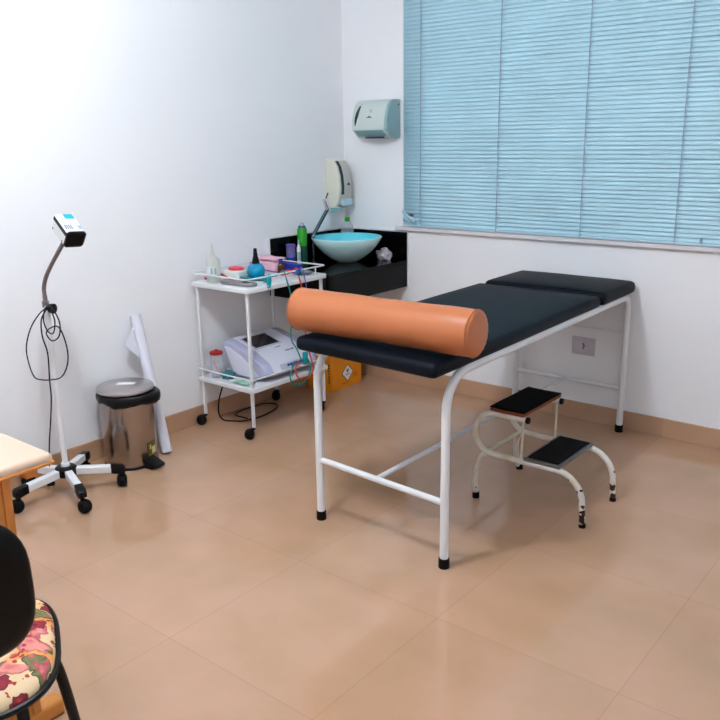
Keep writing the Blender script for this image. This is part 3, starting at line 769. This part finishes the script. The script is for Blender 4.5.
# jar with red lid on lower shelf
jr = thing('specimen_jar', 'clear jar with a red lid on the lower trolley shelf', 'jar', (.118, -1.232, SH))
b = nb(); lathe(b, [(0, 0), (.03, 0), (.0325, .003), (.0325, .126), (.031, .126), (.031, .005), (0, .004)], T(.118, -1.232, SH), 28); obj('body', b, 'clear', jr)
b = nb(); lathe(b, [(0, .125), (.035, .125), (.036, .128), (.0355, .138), (.022, .143), (.009, .144), (.007, .150), (0, .151)], T(.118, -1.232, SH), 28); obj('lid', b, 'red', jr)
b = nb(); tube(b, [(.105, -1.245, SH+.09), (.133, -1.222, SH+.008)], .0045, 8); tag(obj('wooden_stick', b, 'cablered', loc=(.118, -1.232, SH)), 'orange stick leaning inside the red lidded jar', 'stick')
b = nb(); lump(b, (.158, -1.19, SH+.022), .03, (1.15, 1.0, .85), 7.3, .5)
zm = min(v.co.z for v in b.verts); bmesh.ops.translate(b, vec=(0, 0, SH-zm+.0003), verts=b.verts)
bmesh.ops.translate(b, vec=(.035, -.035, 0), verts=b.verts)
b2 = b
tag(obj('wadded_cloth', b2, 'tealcloth', loc=(.193, -1.225, SH), angle=180), 'wadded teal cloth beside the red lidded jar', 'cloth')
b = nb()
rows = []
for i in range(9):
    rows.append([b.verts.new((.28+i*.013, -1.274+j*.014+.001*math.sin(i*2), SH+.003+.005*abs(math.sin(i*.9+j*.8)))) for j in range(6)])
for p, q in zip(rows, rows[1:]):
    for j in range(5): b.faces.new((p[j], p[j+1], q[j+1], q[j]))
gp = obj('green_wrapper', b, 'greenpaper', loc=(.33, -1.24, SH), angle=180); tag(gp, 'crumpled pale green paper at the front corner of the lower shelf', 'paper'); so = gp.modifiers.new('t', 'SOLIDIFY'); so.thickness = .0015; so.offset = 1

# electrode leads hanging from the upper tray to the console
def lead(name, pts, r, m, label, cat='cable', group='electrode leads on the trolley', k=6):
    b = nb(); tube(b, catmull(pts, k), r, 8); P = Vector(pts[0]); return tag(obj(name, b, m, loc=tuple(P)), label, cat, group)
lead('electrode_lead', [(.28, -.98, TT+.004), (.36, -1.0, TT+.02), (.43, -1.03, .838), (.446, -1.032, .8425), (.457, -1.025, .80), (.458, -1.0, .72), (.458, -.985, .60), (.46, -1.01, .53), (.46, -1.005, .47), (.46, -.97, .42), (.452, -.93, .345)], .0036, 'cablegreen', 'green lead hanging over the trolley rail in front of the other leads')
lead('electrode_lead', [(.30, -.9, TT+.004), (.37, -.92, TT+.02), (.43, -.935, .838), (.446, -.935, .8425), (.456, -.93, .80), (.457, -.91, .72), (.458, -.90, .55), (.458, -.895, .47), (.462, -.87, .36), (.468, -.855, .29), (.47, -.90, .245), (.47, -.97, .26), (.462, -.99, .31), (.453, -.95, .35)], .0034, 'cablered', 'red lead looping below the edge of the lower shelf')
lead('electrode_lead', [(.33, -.855, TT+.012), (.40, -.88, TT+.03), (.43, -.89, .838), (.446, -.892, .8425), (.455, -.888, .80), (.456, -.87, .7), (.458, -.84, .5), (.458, -.82, .38), (.452, -.835, .35)], .0026, 'purple', 'purple lead hanging at the back end of the trolley rail')
lead('electrode_lead', [(.12, -1.0, TT+.012), (.16, -.98, TT+.045), (.2, -.905, TT+.02), (.25, -.88, TT+.012), (.3, -.84, TT+.012)], .0026, 'purple', 'purple lead lying across the tray in front of the pink pouch')
lead('electrode_lead', [(.452, -.99, .345), (.462, -1.03, .29), (.465, -1.02, .245), (.468, -.96, .225), (.468, -.90, .245), (.462, -.87, .3), (.453, -.88, .345)], .0036, 'cablegreen', 'green lead looped under the row of jack plugs')
b = nb(); box(b, .449, .463, -.945, -.915, .81, .84, .003, 2); tag(obj('lead_connector', b, 'blueplastic', loc=(.456, -.93, .82)), 'blue connector hanging on the trolley guard rail', 'connector')

b = nb(); box(b, .455, .472, -.925, -.897, .325, .392, .004, 2); tag(obj('lead_connector', b, 'tealplastic', loc=(.46, -.91, .36)), 'teal plug block hanging before the console jacks', 'connector')
# power cord coiled on the floor under the trolley
b = nb(); tube(b, catmull([(.125, -1.19, .248), (.10, -1.215, .14), (.088, -1.215, .055), (.10, -1.195, .012), (.145, -1.16, .0045), (.19, -1.125, .0045), (.21, -1.04, .0045), (.20, -.93, .0045), (.17, -.85, .0045), (.115, -.81, .0045), (.06, -.845, .0045), (.05, -.93, .0045), (.045, -.99, .0045), (.055, -1.06, .0045), (.10, -1.10, .0105), (.19, -1.1, .0115)], 7), .004, 8)
tag(obj('power_cord', b, 'black', loc=(.1, -1, 0)), 'black power cord looped on the floor under the trolley', 'cable')

# ------------------------------------------------------------------ sharps box
sb = thing('sharps_box', 'yellow cardboard sharps box on the floor behind the trolley', 'box', (.13, -.29, 0))
b = nb(); box(b, .035, .232, -.435, -.150, 0, .25, .002, 1); obj('carton', b, 'yellowbox', sb)
b = nb(); box(b, .03, .237, -.44, -.145, .25, .262, .002, 1); box(b, .2325, .2345, -.42, -.3, .185, .25, .001, 1); obj('lid_flap', b, 'yellowbox', sb)
ctr = Vector((.2325, -.288, .092)); Y, Z, Xv = (0, 1, 0), (0, 0, 1), (1, 0, 0)
def dia(s): return [(0, -s), (s, 0), (0, s), (-s, 0)]
b = nb(); prism(b, dia(.056), ctr, Y, Z, Xv, .0008); obj('hazard_border', b, 'ink', sb)
b = nb(); prism(b, dia(.050), ctr, Y, Z, Xv, .0014); obj('hazard_label', b, 'white', sb)
b = nb(); cc = ctr+Vector((.0016, 0, .013))
for a in (90, 210, 330):
    p = cc+Vector((0, math.cos(R(a))*.008, math.sin(R(a))*.008))
    ring = [p+Vector((0, math.cos(q)*.0075, math.sin(q)*.0075)) for q in [R(a+55)+i*(R(250)/14) for i in range(15)]]
    tube(b, ring, .0016, 6)
tube(b, [cc+Vector((0, .005*math.cos(2*math.pi*i/18), .005*math.sin(2*math.pi*i/18))) for i in range(18)], .0012, 6, closed=True)
lathe(b, [(0, 0), (.0035, 0), (.0035, .001), (0, .001)], align(cc, Xv), 12)
obj('biohazard_symbol', b, 'ink', sb)
b = nb()
for i in range(5): box(b, .2339, .2345, ctr.y-.018+i*.0075, ctr.y-.0125+i*.0075, ctr.z-.014, ctr.z-.009)
obj('label_lettering', b, 'ink', sb)
b = nb()
for i in range(6): box(b, .2322, .2328, -.338+i*.012, -.330+i*.012, .026, .031)
obj('printed_lettering', b, 'redink', sb)
b = nb()
for k in range(3):
    for i in range(4): box(b, .2322, .2328, -.232+i*.012, -.223+i*.012, .075-.012*k, .079-.012*k)
obj('printed_notice', b, 'redink', sb)
b = nb()
for i in range(7): box(b, .205, .215, -.4356, -.4346, .05+i*.018, .062+i*.018)
obj('side_lettering', b, 'ink', sb)

# ------------------------------------------------------------------ wall outlet
ou = thing('wall_outlet', 'white power outlet plate low on the window wall', 'outlet', (1.635, 0, .41))
b = nb(); box(b, 1.571, 1.699, -.007, 0, .362, .458, .003, 2); obj('plate', b, 'outlet', ou)
b = nb(); box(b, 1.612, 1.660, -.009, -.006, .385, .435, .002, 1); obj('socket', b, 'outlet', ou)
b = nb(); tube(b, [(1.633, -.0095, .427), (1.641, -.0095, .413), (1.633, -.0095, .396)], .0035, 6); obj('socket_hole', b, 'ink', ou)

# ------------------------------------------------------------------ pedal bin
BC = (.170, -1.846)
bn = thing('pedal_bin', 'stainless steel pedal bin with black liner in front of the paper roll', 'bin', (*BC, 0))
b = nb(); lathe(b, [(0, .008), (.122, .008), (.122, .014), (.124, .02), (.126, .362), (.122, .362), (.12, .02), (0, .018)], T(*BC, 0), 56); obj('body', b, 'steel', bn)
b = nb(); lathe(b, [(0, 0), (.122, 0), (.1265, .003), (.1265, .012), (.124, .015), (0, .015)], T(*BC, 0), 48); obj('base_ring', b, 'black', bn)
lr = []
b = nb(); nA = 72
rings = []
for q, (rr, zz) in enumerate(((.121, .358), (.128, .365), (.1335, .358), (.1365, .343), (.135, .328), (.130, .317))):
    row = []
    for j in range(nA):
        a = 2*math.pi*j/nA
        da = (a-R(30)+math.pi) % (2*math.pi)-math.pi
        bul = math.exp(-(da/.62)**2)
        wv = .0035*math.sin(a*9+q)+.0025*math.sin(a*17+1.3*q)
        k_ = max(0, q-1)/4
        row.append(b.verts.new((BC[0]+math.cos(a)*(rr+wv*k_+bul*.03*min(1, q/2)*(1 if q < 5 else .75)), BC[1]+math.sin(a)*(rr+wv*k_+bul*.03*min(1, q/2)*(1 if q < 5 else .75)), zz-bul*.012*k_+.006*k_*math.sin(a*3+.7)-.004*k_*math.sin(a*5))))
    rings.append(row)
for p, q in zip(rings, rings[1:]):
    for j in range(nA): b.faces.new((p[j], p[(j+1) % nA], q[(j+1) % nA], q[j]))
ln = obj('bin_liner', b, 'liner', bn, angle=180); so = ln.modifiers.new('t', 'SOLIDIFY'); so.thickness = .002
b = nb(); lathe(b, [(0, .367), (.129, .367), (.133, .370), (.134, .375), (.131, .382), (.12, .388), (.06, .394), (0, .395)], T(*BC, 0), 56); obj('lid', b, 'lid_steel', bn)
tc = Vector((.83, -.55, 0)).normalized(); rd = Vector((.777, .629, 0))
b = nb(); pc = Vector((*BC, .3945))+rd*.005+tc*.01
prism(b, [(-.045, -.012), (.04, -.012), (.045, .022), (-.04, .022)], pc+Vector((0, 0, -.0025)), rd, Vector((-rd.y, rd.x, 0)), (0, 0, 1), .004); obj('lid_label', b, 'label', bn)
sa = R(14)
def onbin(a, z, r_=.1262): return Vector((BC[0]+math.cos(a)*r_, BC[1]+math.sin(a)*r_, z))
def patch(a0, a1, z0, z1, r_, n=8):
    b = nb(); rr = [(b.verts.new(onbin(a0+(a1-a0)*i/n, z0, r_)), b.verts.new(onbin(a0+(a1-a0)*i/n, z1, r_))) for i in range(n+1)]
    for p, q in zip(rr, rr[1:]): b.faces.new((p[0], q[0], q[1], p[1]))
    return b
stk = obj('sticker', patch(R(3), R(31), .052, .118, .1262), 'olive', bn)
b = patch(R(9), R(13), .085, .106, .1266); obj('sticker_print', b, 'stickertext', stk)
b = patch(R(15), R(28), .06, .094, .1266); obj('sticker_print', b, 'stickertext', stk)
pd = R(6); pv = Vector((math.cos(pd), math.sin(pd), 0)); pw = Vector((-pv.y, pv.x, 0))
b = nb(); o_ = Vector((*BC, 0))
prism(b, [(.112, .02), (.19, .012), (.192, .022), (.15, .036), (.112, .05)], o_-pw*.035, pv, (0, 0, 1), pw, .07, .004, 2); obj('pedal', b, 'black', bn)
b = nb(); prism(b, [(.1, 0), (.165, 0), (.165, .010), (.1, .010)], o_-pw*.03, pv, (0, 0, 1), pw, .06, .002, 1); obj('pedal_base', b, 'black', bn)

# ------------------------------------------------------------------ paper roll leaning on the wall
p0, p1 = Vector((.226, -1.680, .0085)), Vector((.0295, -1.655, .672))
pr = thing('paper_roll', 'tall white paper roll leaning against the left wall behind the bin', 'paper roll', tuple(p0))
Lr = (p1-p0).length
b = nb(); lathe(b, [(.012, 0), (.0265, 0), (.0265, Lr), (.012, Lr), (.012, 0)], align(p0, p1-p0), 28); obj('rolled_sheet', b, 'paper', pr)
b = nb(); lathe(b, [(0, .001), (.0125, .001), (.0125, Lr-.004), (0, Lr-.004)], align(p0, p1-p0), 18); obj('core', b, 'ink', pr)
b = nb(); rows = []
dr = (p1-p0).normalized()
for i in range(9):
    u = i/8; base = p0+dr*(Lr-.05-.14*u); wd = .085*(1-abs(u-.45)/.6 if abs(u-.45) < .55 else .05)
    rows.append([b.verts.new(base+Vector((.0, -.0255, 0))+Vector((.004+.012*(j/4)**2, -wd*(j/4), -.018*(j/4)))) for j in range(5)])
for p, q in zip(rows, rows[1:]):
    for j in range(4): b.faces.new((p[j], p[j+1], q[j+1], q[j]))
fl = obj('loose_edge', b, 'paper', pr, angle=180); so = fl.modifiers.new('t', 'SOLIDIFY'); so.thickness = .001

# ------------------------------------------------------------------ examination lamp on wheeled stand
PX, PY = .257, -2.243
la = thing('examination_lamp', 'white gooseneck examination lamp on a five castor stand', 'lamp', (PX, PY, 0))
b = nb(); tube(b, [(PX, PY, .09), (PX, PY, .845)], .0125, 14); obj('pole', b, 'white_metal', la)
b = nb(); lathe(b, [(0, .088), (.04, .088), (.046, .092), (.046, .124), (.04, .13), (.028, .133), (0, .133)], T(PX, PY, 0), 28); obj('hub', b, 'black', la)
b = nb(); lathe(b, [(.0128, .132), (.02, .132), (.018, .146), (.0128, .148)], T(PX, PY, 0), 20); obj('pole_collar', b, 'white_metal', la)
for k in range(5):
    a = R(-89+72*k)
    ca, sa_ = math.cos(a), math.sin(a); dirv = Vector((ca, sa_, 0)); nv = Vector((-sa_, ca, 0))
    o_ = Vector((PX, PY, 0)); ar = .235
    b = nb(); prism(b, [(.035, .09), (.035, .124), (ar-.045, .11), (ar-.045, .078)], o_-nv*.016, dirv, (0, 0, 1), nv, .032, .003, 1); am = obj('base_arm', b, 'white_metal', la)
    b = nb(); prism(b, [(ar-.048, .075), (ar-.048, .113), (ar+.002, .106), (ar+.012, .095), (ar+.012, .072), (ar-.002, .066)], o_-nv*.018, dirv, (0, 0, 1), nv, .036, .004, 2); obj('arm_end_cap', b, 'black', am)
    cp_ = o_+dirv*(ar-.006)
    b = nb(); wdir = Vector((math.cos(a+1.1+k), math.sin(a+1.1+k), 0))
    lathe(b, [(0, -.022), (.014, -.022), (.023, -.019), (.0285, -.012), (.0295, -.0025), (.026, 0), (.0295, .0025), (.0285, .012), (.023, .019), (.014, .022), (0, .022)], align(cp_+wdir.cross(Vector((0, 0, 1)))*.010+Vector((0, 0, .0298)), wdir), 22)
    tube(b, [cp_+Vector((0, 0, .08)), cp_+Vector((0, 0, .045))], .009, 10)
    obj('castor', b, 'rubber', am)
b = nb(); lathe(b, [(0, .838), (.014, .838), (.0142, .862), (.010, .866), (.009, .888), (0, .89)], T(PX-.004, PY, 0), 18); obj('neck_socket', b, 'neck', la)
b = nb(); lathe(b, [(0, 0), (.010, 0), (.0105, .012), (.02, .015), (.021, .032), (.016, .036), (0, .037)], align((PX+.006, PY, .834), Vector((.778, .3, 0))), 16); obj('clamp_knob', b, 'black', la)
# head frame
av = Vector((.824, -.096, -.558)).normalized(); uv = Vector((.0439, .0013, .0649)); uv = (uv-av*uv.dot(av)).normalized(); sv = uv.cross(av).normalized()
hc = Vector((.492, -2.247, 1.167))
HM = Matrix((sv, uv, av)).transposed().to_4x4(); HM.translation = hc
def hbox(x0, x1, y0, y1, z0, z1, bev, seg=3): b = nb(); box(b, x0, x1, y0, y1, z0, z1, bev, seg, HM); return b
obj('lamp_housing', hbox(-.038, .038, -.034, .034, -.062, .05, .009), 'white_metal', la)
obj('lamp_front', hbox(-.0395, .0395, -.0355, .0355, .044, .063, .013), 'black', la)
obj('side_stripe', hbox(-.0392, -.03, .010, .026, -.06, .048, .001, 1), 'ink', la)
b = nb()
for z_ in (-.05, .03): box(b, -.0388, -.0378, -.026, -.02, z_, z_+.006, 0, 1, HM)
obj('side_screws', b, 'ink', la)
obj('top_label', hbox(-.008, .03, .0335, .0348, -.058, -.03, .0004, 1), 'turq', la, label='turquoise label')
b = nb()
for i in range(4): box(b, -.033+i*.008, -.029+i*.008, .0335, .0346, .006, .034, 0, 1, HM)
obj('vent_slots', b, 'greyink', la)
obj('small_label', hbox(.018, .032, .0335, .0346, .012, .034, .0003, 1), 'mint', la)
nk = [(PX-.004, PY, .885), (.254, PY, .92), (.279, PY, .965), (.328, PY, 1.017), (.388, PY, 1.072), (.428, PY, 1.108), (.455, PY-.002, 1.135)]
b = nb(); tube(b, catmull(nk, 6), .0085, 12); obj('gooseneck', b, 'neck', la)
# its lead, coiled over the clamp
yy = PY-.027
lc = [(.30, yy, .845), (.238, yy, .81), (.163, yy-.004, .74), (.112, yy-.006, .65), (.118, yy-.006, .575), (.15, yy-.006, .525), (.21, yy-.008, .524), (.279, yy-.008, .536), (.36, yy-.006, .56), (.41, yy-.004, .61), (.428, yy-.002, .67), (.41, yy, .735), (.37, yy+.002, .775), (.31, yy, .76), (.285, yy-.004, .735), (.33, yy-.008, .712), (.385, yy-.006, .74), (.395, yy-.004, .8), (.34, yy, .852), (.29, yy+.002, .842), (.272, yy-.002, .79), (.3, yy-.006, .75), (.345, yy-.008, .745), (.365, yy-.006, .80), (.335, yy-.004, .847)]
b = nb(); tube(b, catmull(lc, 6), .0028, 8); obj('coiled_lead', b, 'black', la)
dc = [(.31, yy-.004, .842), (.262, yy-.006, .79), (.258, yy-.008, .72), (.28, yy-.006, .65), (.27, yy-.006, .532), (.262, yy-.004, .45), (.235, yy-.004, .347), (.205, yy-.004, .249), (.183, yy-.004, .15), (.174, yy-.004, .075)]
b = nb(); tube(b, catmull(dc, 6), .003, 8); obj('hanging_lead', b, 'black', la)
pp = Vector((.172, yy-.004, .0))
b = nb(); lathe(b, [(0, .075), (.006, .075), (.008, .062), (.017, .045), (.018, .03), (0, .03)], T(*pp), 16)
pg = obj('plug', b, 'black', la)
b = nb()
for q in (-.009, .009): tube(b, [pp+Vector((.778*q, .628*q, .031)), pp+Vector((.778*q, .628*q, .012))], .0022, 8)
obj('plug_pin', b, 'greycase', pg)

# ------------------------------------------------------------------ desk
dk = thing('desk', 'pale topped desk with orange wood trestle leg in the left corner of the view', 'desk', (1.0, -3.4, 0))
DX0, DX1, DY0, DY1 = .42, 1.582, -3.74, -3.02
b = nb(); box(b, DX0, DX1, DY0, DY1, .731, .762, .012, 3); obj('desk_top', b, 'top', dk)
b = nb()
pts = [(DX0, DY0), (DX1, DY0), (DX1, DY1), (DX0, DY1)]
box(b, DX0-.001, DX1+.0015, DY0-.001, DY1+.0015, .7315, .742, .005, 3); obj('edge_band', b, 'wood', dk)
b = nb(); box(b, DX0+.06, 1.543, -3.078, -3.045, .698, .7315, .002, 1); obj('front_rail', b, 'wood', dk)
b = nb(); box(b, DX0+.06, 1.543, -3.7, -3.667, .698, .7315, .002, 1); obj('rear_rail', b, 'wood', dk)
for x in (1.483, .5):
    b = nb(); box(b, x, x+.047, -3.134, -3.112, .045, .7315, .003, 2); box(b, x+.004, x+.042, -3.137, -3.134, .045, .7315); box(b, x, x+.047, -3.19, -3.137, .045, .7315, .003, 2); obj('leg_post', b, 'wood', dk)
    b = nb(); box(b, x-.002, x+.049, -3.27, -3.043, 0, .05, .012, 3); obj('leg_foot', b, 'wood', dk)
    b = nb(); box(b, x, x+.047, -3.667, -3.635, 0, .7315, .003, 2); obj('leg_post', b, 'wood', dk)

# ------------------------------------------------------------------ chair
Fd = Vector((-.87, .49, 0)).normalized(); Rd = Vector((Fd.y, -Fd.x, 0))
CC = Vector((1.698, -3.391, 0))
ch = thing('desk_chair', 'black framed chair with floral seat beside the desk', 'chair', tuple(CC))
def cp3(l, f, z): return CC+Rd*l+Fd*f+Vector((0, 0, z))
def sup(a, rx, ry, n=3.2):
    c_, s_ = math.cos(a), math.sin(a)
    return rx*math.copysign(abs(c_)**(2/n), c_), ry*math.copysign(abs(s_)**(2/n), s_)
def cushion(bm, cen, ex, ey, ez, rx, ry, th, dome, n=48):
    rings = []
    for (k, h) in ((.0, th+dome), (.35, th+dome*.92), (.65, th+dome*.65), (.85, th+dome*.3), (.95, th*.92), (.99, th*.6), (1, th*.3), (.985, 0)):
        if k == 0: rings.append([bm.verts.new(cen+ez*h)]); continue
        rings.append([bm.verts.new(cen+ex*sup(2*math.pi*j/n, rx*k, ry*k)[0]+ey*sup(2*math.pi*j/n, rx*k, ry*k)[1]+ez*h) for j in range(n)])
    rings.append([bm.verts.new(cen)])
    for a, b_ in zip(rings, rings[1:]):
        for j in range(n):
            q = (j+1) % n
            if len(a) == 1: bm.faces.new((a[0], b_[j], b_[q]))
            elif len(b_) == 1: bm.faces.new((a[j], b_[0], a[q]))
            else: bm.faces.new((a[j], a[q], b_[q], b_[j]))
    return bm
up = Vector((0, 0, 1))
b = nb(); cushion(b, cp3(0, 0, .415), Rd, Fd, up, .226, .232, .034, .012); obj('seat', b, 'floral', ch, angle=70)
b = nb(); tube(b, [cp3(*sup(2*math.pi*i/64, .229, .235), .421) for i in range(64)], .0075, 8, closed=True); obj('seat_piping', b, 'black', ch)
b = nb(); prism(b, [sup(2*math.pi*i/40, .21, .215) for i in range(40)], cp3(0, 0, .398), Rd, Fd, up, .017, .003, 1); obj('seat_shell', b, 'black', ch)
# backrest: oval, leaning slightly back
bd = (up*1+Fd*-.14).normalized(); bn_ = Rd.cross(bd).normalized()
if bn_.dot(Fd) < 0: bn_ = -bn_
bcn = cp3(.0, -.25, .712)
b = nb(); cushion(b, bcn, Rd, bd, -bn_, .210, .168, .022, .012); obj('backrest_shell', b, 'black', ch, angle=70)
b = nb(); cushion(b, bcn+bn_*.001, Rd, bd, bn_, .2, .158, .03, .012); obj('backrest_cushion', b, 'floral', ch, angle=70)
b = nb(); tube(b, rounded([cp3(0, -.08, .392), cp3(0, -.285, .392), bcn-bn_*.036-bd*.02], .07, 8), .014, 12); obj('back_support', b, 'black', ch)
for sx_ in (1, -1):
    for sf in (1, -1):
        if sf > 0: pts = [cp3(.14*sx_, .015, .386), cp3(.20*sx_, -.005, .384), cp3(.222*sx_, -.002, .355), cp3(.243*sx_, .05, .17), cp3(.253*sx_, .1, .008)]
        else: pts = [cp3(.11*sx_, -.02, .386), cp3(.14*sx_, -.09, .378), cp3(.15*sx_, -.13, .32), cp3(.155*sx_, -.19, .16), cp3(.155*sx_, -.22, .008)]
        b = nb(); tube(b, catmull(pts, 6), .0125, 12); lg = obj('leg', b, 'black', ch)
        b = nb(); lathe(b, [(0, 0), (.016, 0), (.0165, .003), (.0145, .022), (0, .023)], T(*cp3(*((.253*sx_, .1) if sf > 0 else (.155*sx_, -.22)), 0)), 14); obj('foot_cap', b, 'rubber', lg)
b = nb(); tube(b, [cp3(-.14, .02, .386), cp3(.14, .02, .386)], .011, 10); tube(b, [cp3(-.14, -.02, .386), cp3(.14, -.02, .386)], .011, 10); obj('seat_bracket', b, 'black', ch)

# ------------------------------------------------------------------ world, camera, view
wd = bpy.data.worlds.new('outside'); scn.world = wd; wd.use_nodes = True
bg = wd.node_tree.nodes['Background']
sky = wd.node_tree.nodes.new('ShaderNodeTexSky'); sky.sky_type = 'NISHITA'; sky.sun_disc = False; sky.sun_elevation = R(12); sky.sun_rotation = R(150)
wd.node_tree.links.new(sky.outputs['Color'], bg.inputs['Color']); bg.inputs['Strength'].default_value = .06

cam = bpy.data.cameras.new('camera'); co = bpy.data.objects.new('camera', cam); COL.objects.link(co)
f, yaw, pit, rol = 813.24739, -.68343931, .26793075, -.01563718
cam.sensor_width = 36; cam.sensor_fit = 'HORIZONTAL'; cam.lens = f/720*36; cam.clip_start = .02
fw = Vector((math.sin(yaw)*math.cos(pit), math.cos(yaw)*math.cos(pit), -math.sin(pit)))
r0 = Vector((math.cos(yaw), -math.sin(yaw), 0)); u0 = r0.cross(fw)
rr = r0*math.cos(rol)+u0*math.sin(rol); uu = u0*math.cos(rol)-r0*math.sin(rol)
mw = Matrix((rr, uu, -fw)).transposed().to_4x4(); mw.translation = (3.3523744, -3.9938127, 1.4992255)
co.matrix_world = mw
scn.camera = co
vs = scn.view_settings
vs.view_transform = 'Standard'; vs.look = 'None'; vs.gamma = 1; vs.use_curve_mapping = False; vs.exposure = 0.78
